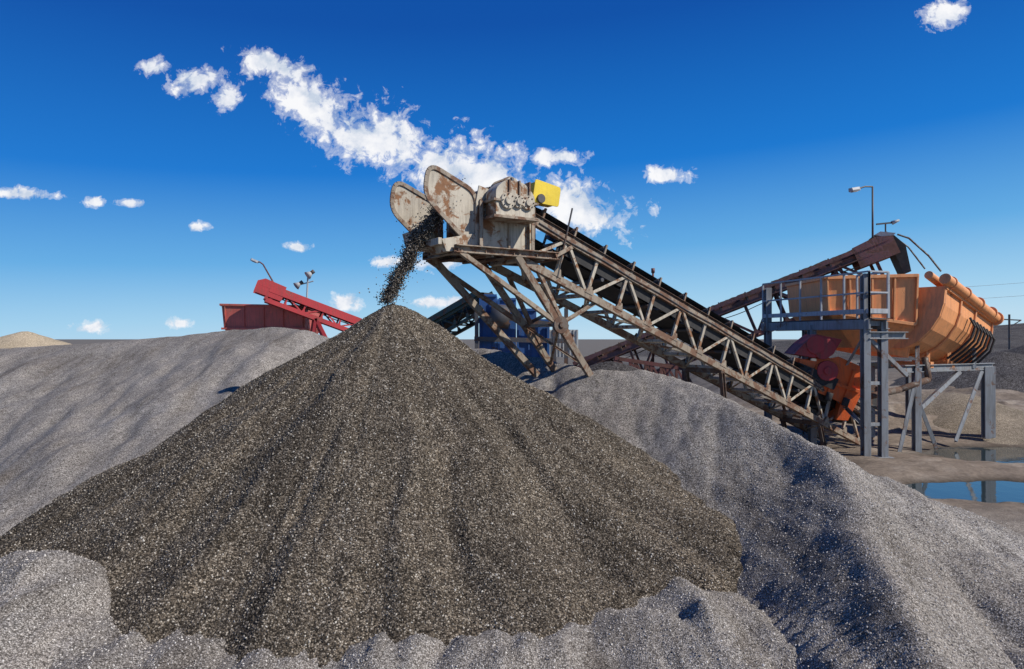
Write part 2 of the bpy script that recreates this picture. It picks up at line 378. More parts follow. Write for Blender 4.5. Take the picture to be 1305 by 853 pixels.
def cone(name,cx,cy,h,s,mat,seed,step=.25):
    R=h/s+1
    def H(x,y):
        r=np.hypot(x-cx,y-cy);return h+.1-s*np.sqrt(r*r+.5)+.35*s*fbm(x*.3,y*.3,seed)+.1*fbm(x*1.2,y*1.2,seed+1)
    return heightmesh(name,np.arange(cx-R,cx+R,step),np.arange(cy-R,cy+R,step),H,mat,cut=-.1)
cone('gravel_pile',3.0,21.0,3.05,.6,M_grey,71)
cone('gravel_pile',26,36,3.0,.38,M_grey,72)
cone('gravel_pile',37,46,3.7,.36,M_grey,74)
cone('sand_pile',17.8,27.5,1.5,.35,M_sand,84)
cone('sand_pile',-57,80,4.5,.40,M_sand2,76,.4)
cone('hill',112,150,6.3,.07,M_grey,78,3)
cone('hill',170,190,10,.09,M_grey,80,4)
w=Build('water')
bm=w.bm('puddle_surface',M_water);bm.faces.new([bm.verts.new(p) for p in ((7.5,13,-.1),(26,13,-.1),(26,24,-.1),(7.5,24,-.1))]);w.done()
# ------------------------------------------------------------------ generic conveyor frame
class Frame:
    def __init__(s,head,tail):
        s.C=V(head);d=V(tail)-s.C;s.L=d.length;s.a=d.normalized();s.S=V((s.a.y,-s.a.x,0)).normalized()
        if s.S.y>0:s.S=-s.S
        s.N=s.S.cross(s.a)
        if s.N.z<0:s.N=-s.N
    def p(s,u,sd,n): return s.C+s.a*u+s.S*sd+s.N*n
def truss(b,f,u0,u1,w,top,bot,bay,mc,ml,cw=.12,lw=.07,part='truss'):
    n=max(1,round((u1-u0)/bay));us=[u0+(u1-u0)*i/n for i in range(n+1)]
    for sd in (-w,w):
        b.beam(part+'_chords',mc,f.p(u0,sd,top),f.p(u1,sd,top),cw,cw*1.2,f.N,'L')
        b.beam(part+'_chords',mc,f.p(u0,sd,bot),f.p(u1,sd,bot),cw,cw*1.2,f.N,'L')
        for i,u in enumerate(us):
            b.beam(part+'_lattice',ml,f.p(u,sd*.985,top-.03),f.p(u,sd*.985,bot+.03),lw,lw,f.a,'L')
            b.prism(part+'_gussets',mc,[f.p(u-.13,sd*1.12,bot+.03),f.p(u+.13,sd*1.12,bot+.03),f.p(u+.05,sd*1.12,bot+.22),f.p(u-.05,sd*1.12,bot+.22)],f.S*.012)
            if i<n:
                A,Bq=((top,bot) if i%2 else (bot,top))
                b.beam(part+'_lattice',ml,f.p(u,sd*1.01,A),f.p(us[i+1],sd*1.01,Bq),lw*.9,lw*.9,f.N,'L')
    for i,u in enumerate(us):
        b.beam(part+'_crossbars',ml,f.p(u,-w,bot),f.p(u,w,bot),lw,lw,f.N,'L')
        b.beam(part+'_crossbars',ml,f.p(u,-w,top-.04),f.p(u,w,top-.04),lw,lw,f.N,'L')
        if i<n:
            k=1 if i%2 else -1
            b.beam(part+'_crossbars',ml,f.p(u,-w*k,bot+.01),f.p(us[i+1],w*k,bot+.01),lw*.7,lw*.7,f.N,'L')
def belt(b,f,L,r,bw,trough=.16,load=True,seed=1):
    path=[]
    n=int(L/.25)
    for i in range(n+1): path.append((L-L*i/n,r,min(1,min(i,n-i)/5)*trough))
    for i in range(1,12):
        t=math.pi*i/12;path.append((-r*math.sin(t),r*math.cos(t),0))
    for i in range(n+1): path.append((L*i/n,-r-.05*abs(math.sin(i*math.pi*.25/1.6)),0))
    for i in range(1,12):
        t=math.pi*i/12;path.append((L+r*math.sin(t),-r*math.cos(t),0))
    path.append(path[0])
    xs=[-1,-.72,-.38,0,.38,.72,1]
    secs=[]
    for u,nn,tr in path:
        secs.append([f.p(u,x*bw/2,nn+tr*max(0,(abs(x)-.38)/.62)) for x in xs])
    b.loft('belt',M_rub,secs,smooth=True)
    if load:
        rs=random.Random(seed);secs=[]
        for i in range(int(L/.12)):
            u=.1+i*.12;secs.append([f.p(u,x*bw*.4,r+.02+(.14*(1-x*x)+.03*rs.uniform(-1,1) if abs(x)<1 else trough*.5)) for x in (-1,-.6,-.3,0,.3,.6,1)])
        b.loft('gravel_load',M_dark,secs)
def idlers(b,f,u0,u1,step,w,top,bw,r):
    u=u0
    while u<u1:
        for sd in (-1,1):
            b.beam('idler_brackets',M_tan,f.p(u,sd*w,top),f.p(u,sd*w,r+.16),.06,.05,f.a)
            b.cyl('idler_rollers',M_dsteel,f.p(u,sd*bw*.2,r-.07),f.p(u,sd*(w-.03),r+.09),.055,10)
        b.cyl('idler_rollers',M_dsteel,f.p(u,-bw*.19,r-.07),f.p(u,bw*.19,r-.07),.055,10)
        b.beam('idler_brackets',M_brown,f.p(u,-w,top+.05),f.p(u,w,top+.05),.06,.06,f.N)
        u+=step
# ================================================================== main conveyor
c=Build('belt_conveyor');f=Frame((-.73,15.2,6.5),(11.07,22.5,1.02));L=f.L
belt(c,f,L,.29,.95,.15)
c.cyl('head_pulley',M_dsteel,f.p(0,-.52,0),f.p(0,.52,0),.275,24)
c.cyl('pulley_shaft',M_dsteel,f.p(0,-.8,0),f.p(0,.85,0),.06,12)
c.cyl('tail_pulley',M_dsteel,f.p(L,-.52,0),f.p(L,.52,0),.27,24)
c.cyl('pulley_shaft',M_dsteel,f.p(L,-.7,0),f.p(L,.7,0),.06,12)
truss(c,f,1.1,L-.1,.64,.02,-.92,1.0,M_tan,M_cream,.14,.08)
idlers(c,f,1.3,L-.4,.95,.62,.05,.95,.29)
for sd in (-.66,.66):
    c.beam('stringer',M_brown,f.p(-.2,sd,.12),f.p(L+.2,sd,.12),.06,.16,f.N,'C')
for sd in (-.60,.60):
    c.beam('skirt_boards',M_rub,f.p(1.9,sd,-.16),f.p(L-.6,sd,-.16),.02,.30,f.N)
u=1.8
while u<L-1:
    c.cyl('return_rollers',M_dsteel,f.p(u,-.6,-.37),f.p(u,.6,-.37),.05,10);u+=1.6
F=V((-f.a.x,-f.a.y,0)).normalized();Z=V((0,0,1));O=f.C
def q(t,s,z): return O+F*t+f.S*s+Z*(z-O.z)
def rounded(pts,r,seg=4):
    out=[];n=len(pts)
    for i in range(n):
        p0=V(pts[i-1]);p1=V(pts[i]);p2=V(pts[(i+1)%n]);a=(p0-p1);b_=(p2-p1)
        ra=min(r,a.length*.45,b_.length*.45);A=p1+a.normalized()*ra;Bq=p1+b_.normalized()*ra
        for k in range(seg+1):
            t=k/seg;out.append(A*(1-t)**2+p1*2*t*(1-t)+Bq*t*t)
    return out
def wing(s,dt,dz):
    outer=rounded([(1.52,7.08),(.42,6.60),(.40,5.62),(.70,5.60),(1.62,6.42)],.26)
    c.prism('chute_side_plates',M_cream,[q(p.x+dt,s,p.y+dz) for p in outer],f.S*.03)
    n=len(outer)
    for i in range(n):
        a=outer[i];b_=outer[(i+1)%n]
        c.beam('chute_rims',M_tan,q(a.x+dt,s+.02,a.y+dz),q(b_.x+dt,s+.02,b_.y+dz),.09,.045,f.S)
wing(.60,0,0);wing(-.62,.24,-.12)
c.prism('lower_chute',M_cream,[q(.35,.3,5.75),q(1.25,.3,5.55),q(1.15,.3,5.3),q(.2,.3,5.35)],f.S*.75)
c.prism('lower_chute',M_cream,[q(.95,-.35,5.85),q(1.6,-.35,5.78),q(1.5,-.35,5.45),q(.9,-.35,5.4)],f.S*.45)
c.beam('lower_chute',M_brown,q(1.3,-.7,5.5),q(1.3,.7,5.5),.08,.14)
for s in (-.66,.66):
    c.prism('head_frame',M_cream,[q(.38,s,6.75),q(-.9,s,6.45),q(-1.0,s,5.45),q(.45,s,5.45),q(.45,s,6.4)],f.S*.035)
    c.box('bearing_blocks',M_dsteel,q(0,s*1.12,6.5),(.42,.14,.26),F,f.S,Z)
    c.cyl('bearing_blocks',M_tan,q(0,s*1.05,6.5),q(0,s*1.3,6.5),.15,16)
    for k in (-.85,-.35,.35): c.beam('head_stiffeners',M_tan,q(k,s*1.045,5.45),q(k,s*1.045,6.45),.07,.05,F)
# gearbox
def Q(t,s,z):return q(t,s,z)
g='gearbox'
c.prism(g,M_cream,rounded([Q(.25,.95,6.62),Q(.02,.95,6.82),Q(-.45,.95,6.80),Q(-.72,.95,6.55),Q(-.72,.95,6.08),Q(.25,.95,6.02)],.1,3),f.S*.42)
c.beam(g+'_flange',M_tan,Q(.32,.95,6.38),Q(-.8,.95,6.38),.50,.05)
c.beam(g+'_flange',M_tan,Q(.32,.95,6.04),Q(-.8,.95,6.04),.52,.06)
for t,r in ((-.02,.17),(-.28,.13),(-.52,.15)):
    c.cyl('gearbox_covers',M_cream,Q(t,1.14,6.38),Q(t,1.22,6.38),r,20)
    c.cyl('gearbox_covers',M_dsteel,Q(t,1.2,6.38),Q(t,1.26,6.38),r*.5,16)
    for k in range(8):
        a=k*math.pi/4;c.cyl('gearbox_bolts',M_dsteel,Q(t+r*.8*math.cos(a),1.2,6.38+r*.8*math.sin(a)),Q(t+r*.8*math.cos(a),1.24,6.38+r*.8*math.sin(a)),.016,6)
for t in (-.05,-.3,-.55): c.prism('gearbox_ribs',M_tan,[Q(t,1.0,6.83),Q(t-.04,1.0,6.83),Q(t-.04,1.0,6.4),Q(t,1.0,6.4)],f.S*.4)
c.cyl('gearbox_breather',M_dsteel,Q(-.3,.9,6.8),Q(-.3,.9,6.95),.04,10)
c.cyl('motor',M_cream,Q(-.4,.75,6.86),Q(-.4,.05,6.86),.15,20)
for k in range(9): c.cyl('motor_fins',M_tan,Q(-.4,.68-.065*k,6.86),Q(-.4,.66-.065*k,6.86),.172,20)
c.box('motor_base',M_brown,Q(-.4,.4,6.70),(.5,.8,.05),F,f.S,Z)
def tilt(v,ang): return Matrix.Rotation(ang,3,f.S)@v
yF=tilt(F,math.radians(-14));yZ=tilt(Z,math.radians(-14))
yo=Q(-1.28,.62,6.72)
c.prism('drive_guard',M_yellow,rounded([yo+yF*a+yZ*b_ for a,b_ in ((.34,.20),(-.30,.25),(-.34,-.14),(.30,-.26))],.05,2),f.S*.32)
c.prism('drive_guard_lip',M_yellow,rounded([yo+f.S*.17+yF*a+yZ*b_ for a,b_ in ((.37,.23),(-.33,.28),(-.37,-.17),(.33,-.29))],.05,2),f.S*.02)
c.cyl('drive_guard_hub',M_dsteel,Q(-1.1,.78,6.6),Q(-1.1,.86,6.6),.1,16)
c.beam('drive_guard_bracket',M_brown,Q(-1.0,.7,6.5),Q(-1.0,.7,5.7),.07,.07)
for s in (-.78,.78):
    c.beam('service_frame',M_tan,Q(1.0,s,5.36),Q(-1.6,s,5.36),.12,.17,Z,'C')
    c.beam('service_frame',M_brown,Q(-1.5,s,5.36),f.p(2.3,s*.82,.0),.09,.09,Z,'L')
    c.beam('service_frame',M_tan,Q(-.9,s,5.4),Q(-.9,s,6.2),.08,.08,F,'L')
    c.beam('service_frame',M_tan,Q(.4,s,5.4),Q(.4,s,6.4),.08,.08,F,'L')
for t in (.95,.3,-.4,-1.0,-1.55): c.beam('service_frame',M_brown,Q(t,-.78,5.33),Q(t,.78,5.33),.1,.12,Z,'C')
for t in (.6,.0,-.7): c.beam('service_frame',M_tan,Q(t,-.78,5.26),Q(t-.5,.78,5.26),.07,.05)
c.tube('cable_conduit',M_dsteel,[f.p(1.2+i*1.0,.72,.02-.03*(i%2)) for i in range(14)],.02,6)
c.cyl('pull_cord_post',M_dsteel,f.p(2.1,.72,-.9),f.p(1.9,.72,.75),.022,6)
# legs
def leg(s):
    t0=Q(-.5,s,5.3);base=V((1.97,16.3,2.45)) if s>0 else V((1.25,17.4,2.45))
    c.beam('support_legs',M_tan,t0,base,.11,.15,F,'C')
    t1=Q(.75,s,5.3);b1=V((.62,16.75,2.6)) if s<0 else None
    mid=t0.lerp(base,.52)
    if s<0:
        c.beam('support_legs',M_brown,t1,b1,.12,.15,F,'C')
    c.beam('support_legs',M_tan,f.p(3.4,s*.82,-.95),mid,.08,.08,Z,'L')
    c.beam('support_legs',M_tan,Q(.9,s,5.3),mid,.10,.10,Z,'L')
    c.beam('support_legs',M_tan,f.p(1.6,s*.82,-.95),base.lerp(t0,.2),.09,.09,Z,'L')
    return mid,base
m1,b1=leg(.78);m2,b2=leg(-.78)
c.beam('support_braces',M_tan,m1,m2,.08,.08,Z,'L');c.beam('support_braces',M_tan,b1.lerp(m1,.3),m2,.06,.06,Z,'L')
c.beam('support_braces',M_tan,b2.lerp(m2,.3),m1,.06,.06,Z,'L')
c.cyl('leg_gusset',M_brown,m1+f.S*.02,m1+f.S*.09,.2,20);c.cyl('leg_gusset',M_tan,m1+f.S*.08,m1+f.S*.13,.07,12)
for uu in (8.0,12.6):
    for s in (-.7,.7):
        a=f.p(uu,s*.92,-.95);c.beam('trestle',M_brown,a,V((a.x+.25,a.y+.1,-.1)),.12,.12,F,'I')
    c.beam('trestle',M_brown,f.p(uu,-.7,-1.0),f.p(uu,.7,-1.0),.12,.12)
for s in (-.72,.72):
    c.prism('tail_skirts',M_dsteel,[f.p(L-2.6,s,.35),f.p(L+.4,s,.35),f.p(L+.4,s*1.2,.95),f.p(L-2.2,s*1.2,.95)],f.S*.03)
    c.beam('tail_skirts',M_rustred,f.p(L-2.6,s*1.03,.36),f.p(L+.45,s*1.03,.36),.07,.07,f.N)
c.done(.004)
# gravel stream
bm=bmesh.new();rs=random.Random(3)
tmpl=bmesh.new();bmesh.ops.create_icosphere(tmpl,subdivisions=1,radius=1);tv=[v.co.copy() for v in tmpl.verts];tf=[[v.index for v in ff.verts] for ff in tmpl.faces];tmpl.free()
def stone(p,r):
    m=Matrix.Rotation(rs.uniform(0,6.28),3,V((rs.uniform(-1,1),rs.uniform(-1,1),rs.uniform(.1,1))).normalized())@Matrix.Diagonal((r*rs.uniform(.7,1.3),r*rs.uniform(.6,1),r*rs.uniform(.6,1.1)))
    vs=[bm.verts.new(p+m@(v*rs.uniform(.85,1.15))) for v in tv]
    for ff in tf: bm.faces.new([vs[i] for i in ff])
base_p=Q(.22,0,6.58);T=.70
for i in range(16000):
    t=T*rs.random()**.72
    core=rs.random()<.955
    k=1 if core else 2.3
    vx=2.75
    off=rs.gauss(0,.055+.03*t)*k
    clump=.04*math.sin(t*31)+.03*math.sin(t*73+1)
    p=base_p+F*(vx*t+off+clump)+f.S*(rs.gauss(0,.14-.05*t)*k)+Z*(-4.905*t*t+.12*t+rs.gauss(0,.07-.03*t)*k)
    stone(p,rs.uniform(.008,.018))
me=bpy.data.meshes.new('gravel_stream');bm.to_mesh(me);bm.free();me.materials.append(M_stone)
link(bpy.data.objects.new('falling_gravel',me))
# ================================================================== rear rusty conveyor
c=Build('belt_conveyor');f2=Frame((14.3,26.5,6.95),(3.0,30.4,2.15));L=f2.L
belt(c,f2,L,.25,.9,.12,seed=4)
truss(c,f2,.4,L,.65,.02,-1.35,1.2,M_pink,M_pink,.2,.11)
idlers(c,f2,.8,L-.4,1.1,.62,.05,.9,.25)
for s in (-.72,.72):
    c.beam('side_rail',M_pink,f2.p(-.3,s,.28),f2.p(L,s,.28),.08,.16,f2.N,'C')
    c.prism('head_hood',M_pink,[f2.p(-.45,s,-.4),f2.p(1.0,s,-.4),f2.p(1.0,s,.42),f2.p(.1,s,.5),f2.p(-.45,s,.3)],f2.S*.04)
    for uu,dx in ((5,0),(9.5,.3)):
        a=f2.p(uu,s,-1.35);c.beam('trestle',M_pink,a,V((a.x+dx,a.y,0)),.15,.15,V((1,0,0)),'I')
c.prism('rubber_curtain',M_rub,[f2.p(-.5,0,.4),f2.p(-.75,0,-.2),f2.p(-.55,0,-1.2),f2.p(-.3,0,-1.2),f2.p(-.3,0,.3)],f2.S*1.1)
c.prism('hood_top',M_galv,[f2.p(-.6,0,.35),f2.p(-.15,0,.62),f2.p(.1,0,.58),f2.p(-.4,0,.25)],f2.S*1.3)
c.tube('hanging_hoses',M_dsteel,[f2.p(-.7,.3,.3),f2.p(-1.0,.3,.0),f2.p(-1.35,.3,-.9),f2.p(-1.5,.3,-1.6)],.035,6)
c.tube('hanging_hoses',M_dsteel,[f2.p(-.7,.1,.1),f2.p(-.9,.1,-.3),f2.p(-1.1,.1,-1.3)],.03,6)
c.done()
# ================================================================== wash plant
w=Build('gravel_washing_plant')
N0=V((10.3,19.9,0));A0=V((9.07,24.2,0))
ax=(A0-N0).normalized();cr=V((ax.y,-ax.x,0))
def P(a,b_,z): return N0+ax*a+cr*b_+V((0,0,z))
Lp=(A0-N0).length;W=.62
for a,b_,z0,z1 in ((0,0,-.1,5.4),(Lp,0,-.1,5.3),(0,W,-.1,4.0),(Lp*.5,0,-.1,3.95),(Lp,1.6,-.1,4.0)):
    w.beam('columns',M_steel,P(a,b_,z0),P(a,b_,z1),.2,.24,V((0,1,0)),'I')
    w.box('base_plates',M_steel,P(a,b_,0.02),(.45,.45,.05))
for b_ in (0,W): w.beam('deck_beams',M_steel,P(-.2,b_,3.92),P(Lp+.3,b_,3.92),.14,.28,V((0,0,1)),'C')
for i in range(9): w.beam('deck_beams',M_steel,P(Lp*i/8,-.05,3.95),P(Lp*i/8,W+.05,3.95),.07,.15)
w.box('deck_grating',M_dsteel,P(Lp/2,W/2,4.085),(W,Lp+.5,.03),cr,ax,V((0,0,1)))
w.beam('deck_beams',M_steel,P(-.1,0,3.6),P(-.1,1.4,3.6),.14,.22,V((0,0,1)),'C')
def rail(p0,p1,n,h=1.35):
    for i in range(n+1):
        p=p0.lerp(p1,i/n);w.beam('handrail_posts',M_galv,p,p+V((0,0,h)),.055,.055)
    for k in (1.0,.55,.15): w.beam('handrails',M_galv,p0+V((0,0,h*k)),p1+V((0,0,h*k)),.05,.05 if k>.2 else .14)
rail(P(-.2,-.05,4.1),P(Lp+.2,-.05,4.1),5)
rail(P(-.2,-.05,4.1),P(-.2,W,4.1),1)
rail(P(-.2,W+.02,4.1),P(1.0,W+.02,4.1),1)
for (a0,z0,a1,z1) in ((0,3.7,Lp*.5,.8),(Lp*.5,3.7,Lp,.8),(0,.9,Lp*.5,2.4)):
    w.beam('bracing',M_steel,P(a0,0,z0),P(a1,0,z1),.09,.09,V((0,0,1)),'L')
w.beam('bracing',M_steel,P(0,0,2.2),P(0,W,2.2),.1,.1);w.beam('bracing',M_steel,P(0,0,1.0),P(0,W,1.0),.1,.1)
w.beam('bracing',M_steel,P(0,0,3.6),P(.1,1.6,2.4),.1,.12)
def feedbox():
    x0,x1,y0,y1=9.9,12.6,21.6,24.6
    top=5.42
    secs=[[(x0+.1,y0,4.35),(x1,y0-.25,3.95),(x1,y1,4.1),(x0+.1,y1,4.4)],[(x0,y0-.12,top),(x1,y0-.35,top+.05),(x1,y1,top+.05),(x0,y1,top)]]
    w.loft('feed_box',M_orange,secs,closed=True)
    w.loft('feed_box_bottom',M_orange,[[(x0+1.2,y0+.6,3.2),(x1,y0+.1,2.9),(x1,y1,2.9),(x0+1.2,y1,3.2)],[V(p)+V((0,0,.004)) for p in secs[0]]],closed=True)
    for a,b_ in ((secs[1][0],secs[1][1]),(secs[1][1],secs[1][2]),(secs[1][0],secs[1][3])):
        w.beam('feed_box_rim',M_orange,V(a)+V((0,-.03,0)),V(b_)+V((0,-.03,0)),.14,.1)
    for i in range(5):
        t=i/4;a=V(secs[1][0]).lerp(V(secs[1][1]),t);b_=V(secs[0][0]).lerp(V(secs[0][1]),t)
        w.beam('feed_box_ribs',M_orange,a+V((0,-.05,0)),b_+V((0,-.05,0)),.06,.08,V((0,1,0)))
    w.beam('feed_box_rim',M_orange,V(secs[0][0])+V((0,-.04,0)),V(secs[0][1])+V((0,-.04,0)),.1,.1)
feedbox()
TA=V((12.6,22.0,5.12));TB=V((15.75,24.4,4.12));ta=(TB-TA).normalized();tS=V((ta.y,-ta.x,0)).normalized();tN=tS.cross(ta)
if tN.z<0:tN=-tN
TL=(TB-TA).length
def tp(u,s,n):return TA+ta*u+tS*s+tN*n
def usec(u,g=0.0):
    k=1-.12*u/TL
    pts=[(1.2+g,0),(1.2+g,-.55*k),(1.12+g,-.95*k),(.92+g*.8,-1.35*k-g*.4),(.62+g*.5,-1.7*k-g),(.25,-1.93*k-g),(-.2,-1.95*k-g),(-.7,-1.75*k-g),(-1.2-g,-.55*k),(-1.2-g,0)]
    return [tp(u,s,n) for s,n in pts]
w.loft('screw_trough',M_orange,[usec(TL*i/6) for i in range(7)])
w.prism('trough_end_plates',M_orange,usec(0,.05),ta*.06);w.prism('trough_end_plates',M_orange,usec(TL,.06),ta*.06)
w.cyl('overflow_pipes',M_orange,tp(-.2,1.28,.18),tp(TL+.15,1.28,.10),.17,18)
w.cyl('overflow_pipes',M_orange,tp(-.3,.85,.30),tp(TL-.5,.85,.24),.13,18)
w.cyl('pipe_end',M_dsteel,tp(TL+.14,1.28,.10),tp(TL+.2,1.28,.10),.12,18)
w.cyl('pipe_flanges',M_orange,tp(TL+.05,1.28,.10),tp(TL+.13,1.28,.10),.24,18)
for i in range(4):
    u=.2+i*1.15;w.cyl('pipe_flanges',M_orange,tp(u,1.28,.17),tp(u+.05,1.28,.17),.21,18)
for u in (.06,1.3,2.55): w.tube('trough_ribs',M_orange,usec(u,.03)[:7],.045,6)
w.beam('trough_rim',M_orange,tp(0,1.24,-.03),tp(TL,1.24,-.03),.1,.12,tN);w.beam('trough_rim',M_orange,tp(0,-1.24,-.03),tp(TL,-1.24,-.03),.1,.12,tN)
for i in range(7):
    u=TL*.50+i*.29
    w.tube('drain_hoses',M_rub,[tp(u,1.26,-.45),tp(u+.02,1.42,-.75),tp(u,1.34,-1.15),tp(u-.05,1.08,-1.5),tp(u-.1,.75,-1.85)],.04,7)
w.cyl('screw_shaft',M_dsteel,tp(-.2,0,-.3),tp(TL+.4,0,-.3),.12,12)
zb=2.55
w.beam('trough_support',M_steel,V((12.3,21.5,zb)),V((16.6,23.6,zb)),.16,.24,V((0,0,1)),'I')
w.beam('trough_support',M_steel,V((12.0,23.6,zb)),V((15.4,26.0,zb)),.16,.24,V((0,0,1)),'I')
for x,y in ((12.85,21.7),(12.5,23.8),(16.2,23.35),(14.9,25.6),(16.5,23.55)):
    gz=0 if x<13.5 else .6
    w.beam('trough_support',M_steel,V((x,y,gz-.5)),V((x,y,zb)),.2,.22,V((0,1,0)),'I')
for p0,p1 in (((12.85,21.7,2.4),(12.1,21.4,-.05)),((12.85,21.7,1.6),(13.7,22.1,-.05)),((16.0,23.3,2.4),(14.7,22.7,.1)),((12.9,21.75,1.2),(14.9,22.75,2.4)),((12.85,21.7,3.6),(12.85,21.7,2.5)),((15.6,23.1,3.2),(15.6,23.1,2.5))):
    w.beam('trough_bracing',M_steel,p0,p1,.13,.13,V((0,1,0)),'L')
for x0_,y0_ in ((13.6,22.1),(14.6,22.6),(15.6,23.1)):
    w.beam('trough_saddles',M_orange,V((x0_,y0_,zb+.1)),V((x0_-.5,y0_+1.4,zb+.1)),.14,.2)
    w.beam('trough_saddles',M_orange,V((x0_-.1,y0_+.1,zb+.1)),V((x0_-.1,y0_+.1,3.7)),.12,.12)
w.tube('drain_pipe',M_brown,[V((13.3,22.0,2.9)),V((13.3,21.8,2.2)),V((12.2,21.5,1.9)),V((10.9,20.8,1.75))],.1,10)
S0=V((9.5,21.4,2.35));sx=V((.93,-.05,-.30)).normalized();sy=V((.15,.985,0)).normalized();sz=sx.cross(sy)
if sz.z<0:sz=-sz
K=.86
def SP(a,b_,c_):return S0+sx*a*K+sy*b_+sz*c_*K
for yy in (-.75,.75):
    w.prism('screen_side_plates',M_orange2,[SP(*p) for p in ((-1.1,yy,-.45),(1.2,yy,-.7),(1.45,yy,-.1),(1.2,yy,.75),(.3,yy,.85),(-.4,yy,.45),(-1.15,yy,.35))],sy*.04)
    for a in (-.9,-.3,.35,.95): w.beam('screen_ribs',M_orange2,SP(a,yy*1.06,-.5),SP(a,yy*1.06,.55 if a>0 else .35),.09,.08,sx)
    w.beam('screen_ribs',M_orange2,SP(-1.1,yy*1.07,-.1),SP(1.35,yy*1.07,-.1),.09,.1,sz)
    w.cyl('screen_exciter',M_crimson,SP(.05,yy*1.02,.25),SP(.05,yy*1.25,.25),.30,22);w.cyl('screen_exciter',M_dsteel,SP(.05,yy*1.2,.25),SP(.05,yy*1.32,.25),.12,14)
for i in range(5): w.cyl('screen_crossbars',M_dsteel,SP(-.9+.5*i,-.75,-.2),SP(-.9+.5*i,.75,-.2),.07,10)
w.box('screen_deck',M_rub,SP(.1,0,.0),(2.1,1.44,.04),sx,sy,sz)
w.prism('screen_feed_hopper',M_crimson,[SP(-1.2,-.2,.45),SP(-.5,-.2,.55),SP(.1,-.2,1.0),SP(.2,-.2,1.45),SP(-.7,-.2,1.35),SP(-1.0,-.2,.9)],sy*1.3)
for k in (-.9,-.55): w.cyl('feed_hopper_rings',M_crimson,SP(k+.3,-.9,1.0),SP(k+.3,-.84,1.0),.28,20)
w.cyl('screen_motor',M_crimson,SP(-.3,-.9,.85),SP(-.3,.3,.85),.24,20)
w.beam('rubber_apron',M_rub,SP(-1.0,-.86,.02),SP(.5,-.86,-.12),.04,.36,sz)
for k in range(4):
    w.cyl('rubber_springs',M_rub,SP(-.8+.6*k,-.85,-.75),SP(-.8+.6*k,-.85,-.45),.1,12)
w.prism('discharge_chute',M_orange2,[SP(1.2,0,.7),SP(1.5,0,-.1),SP(1.35,0,-1.2),SP(.95,0,-1.3),SP(.9,0,-.2)],sy*1.35)
for k in (-.6,-.2,.2,.6): w.beam('screen_ribs',M_orange2,SP(1.25,k,.75),SP(1.55,k,-.15),.07,.08)
w.beam('screen_frame',M_rustred,V((8.6,22.0,1.5)),V((10.3,22.0,1.3)),.15,.2)
w.done(.005)
# ================================================================== lamp post on top
def lamp(name,base,h,arm,mat=M_galv,lean=V((0,0,0)),r=.035):
    l=Build(name);b0=V(base);t=b0+V((0,0,h))+lean
    l.cyl('pole',mat,b0,t,r,10,r*.8)
    e=t+V(arm);l.tube('arm',mat,[t,t.lerp(e,.5)+V((0,0,.05)),e],r*.75,8)
    d=V(arm).normalized();sd=d.cross(V((0,0,1))).normalized();u=sd.cross(d)
    secs=[[e+d*a+sd*x*s_+u*z for x,z in ((-.11,-.02),(-.08,.07),(.08,.07),(.11,-.02),(.09,-.07),(-.09,-.07))] for a,s_ in ((-.08,.6),(0,1),(.3,1.1),(.36,.5))]
    l.loft('lamp_head',M_galv,secs,closed=True,caps=True)
    l.box('lens',M_white,e+d*.15-u*.085,(.22,.16,.02),d,sd,u);l.done();return l
lamp('street_lamp',(13.75,26.0,6.6),2.7,(-.65,-.15,-.12),r=.04,mat=M_dsteel)
k=Build('instrument_mast');k.cyl('pole',M_dsteel,(14.35,26.2,7.0),(14.35,26.2,7.95),.03,8);k.beam('crossarm',M_dsteel,(14.0,26.2,7.9),(14.7,26.2,7.97),.06,.06)
k.beam('bracket',M_dsteel,(13.75,26,7.4),(14.4,26.2,7.6),.05,.05);k.cyl('sensor',M_galv,(14.6,26.2,7.95),(14.85,26.15,8.05),.08,12,.04);k.done()
k=Build('steel_pole');k.cyl('pole',M_rustred,(6.2,30,0),(6.2,30,6.5),.06,10,.045);k.cyl('cap',M_rustred,(6.2,30,6.4),(6.2,30,6.6),.08,10);k.done()
# ================================================================== red plant on the left
k=Build('red_feed_hopper')
x0,x1,y0,y1=-17.0,-12.05,40,43.5
secs=[[(x0+.6,y0+.5,3.2),(x1-.6,y0+.5,3.2),(x1-.6,y1-.5,3.2),(x0+.6,y1-.5,3.2)],[(x0+.12,y0,4.1),(x1-.1,y0,4.1),(x1-.1,y1,4.1),(x0+.12,y1,4.1)],[(x0,y0-.05,5.45),(x1,y0-.05,5.35),(x1,y1,5.35),(x0,y1,5.45)]]
k.loft('hopper_walls',M_redbox,secs,closed=True)
k.beam('hopper_rim',M_redbox,(x0-.1,y0-.08,5.5),(x1+.1,y0-.08,5.4),.10,.12);k.beam('hopper_rim',M_redbox,(x1,y0,5.38),(x1,y1,5.38),.2,.14);k.beam('hopper_rim',M_redbox,(x0,y0,5.48),(x0,y1,5.48),.2,.14)
for i in range(5):
    x=x0+.2+(x1-x0-.4)*i/4;k.beam('hopper_ribs',M_redbox,(x,y0-.05,4.1),(x,y0-.07,5.4),.08,.04)
k.beam('hopper_ribs',M_redbox,(x0,y0-.08,4.1),(x1,y0-.08,4.1),.08,.12)
for x in (x0+.6,x1-.6):
    for y in (y0+.5,y1-.5): k.beam('legs',M_redbox,(x,y,0),(x,y,3.3),.25,.25,V((0,1,0)),'I')
k.done(.01)
k=Build('belt_conveyor');f3=Frame((-14.0,38.5,6.35),(-6.4,41.5,3.3))
belt(k,f3,f3.L,.2,.9,.1,load=False);truss(k,f3,.3,f3.L,.6,.0,-.6,1.0,M_red,M_red,.2,.09)
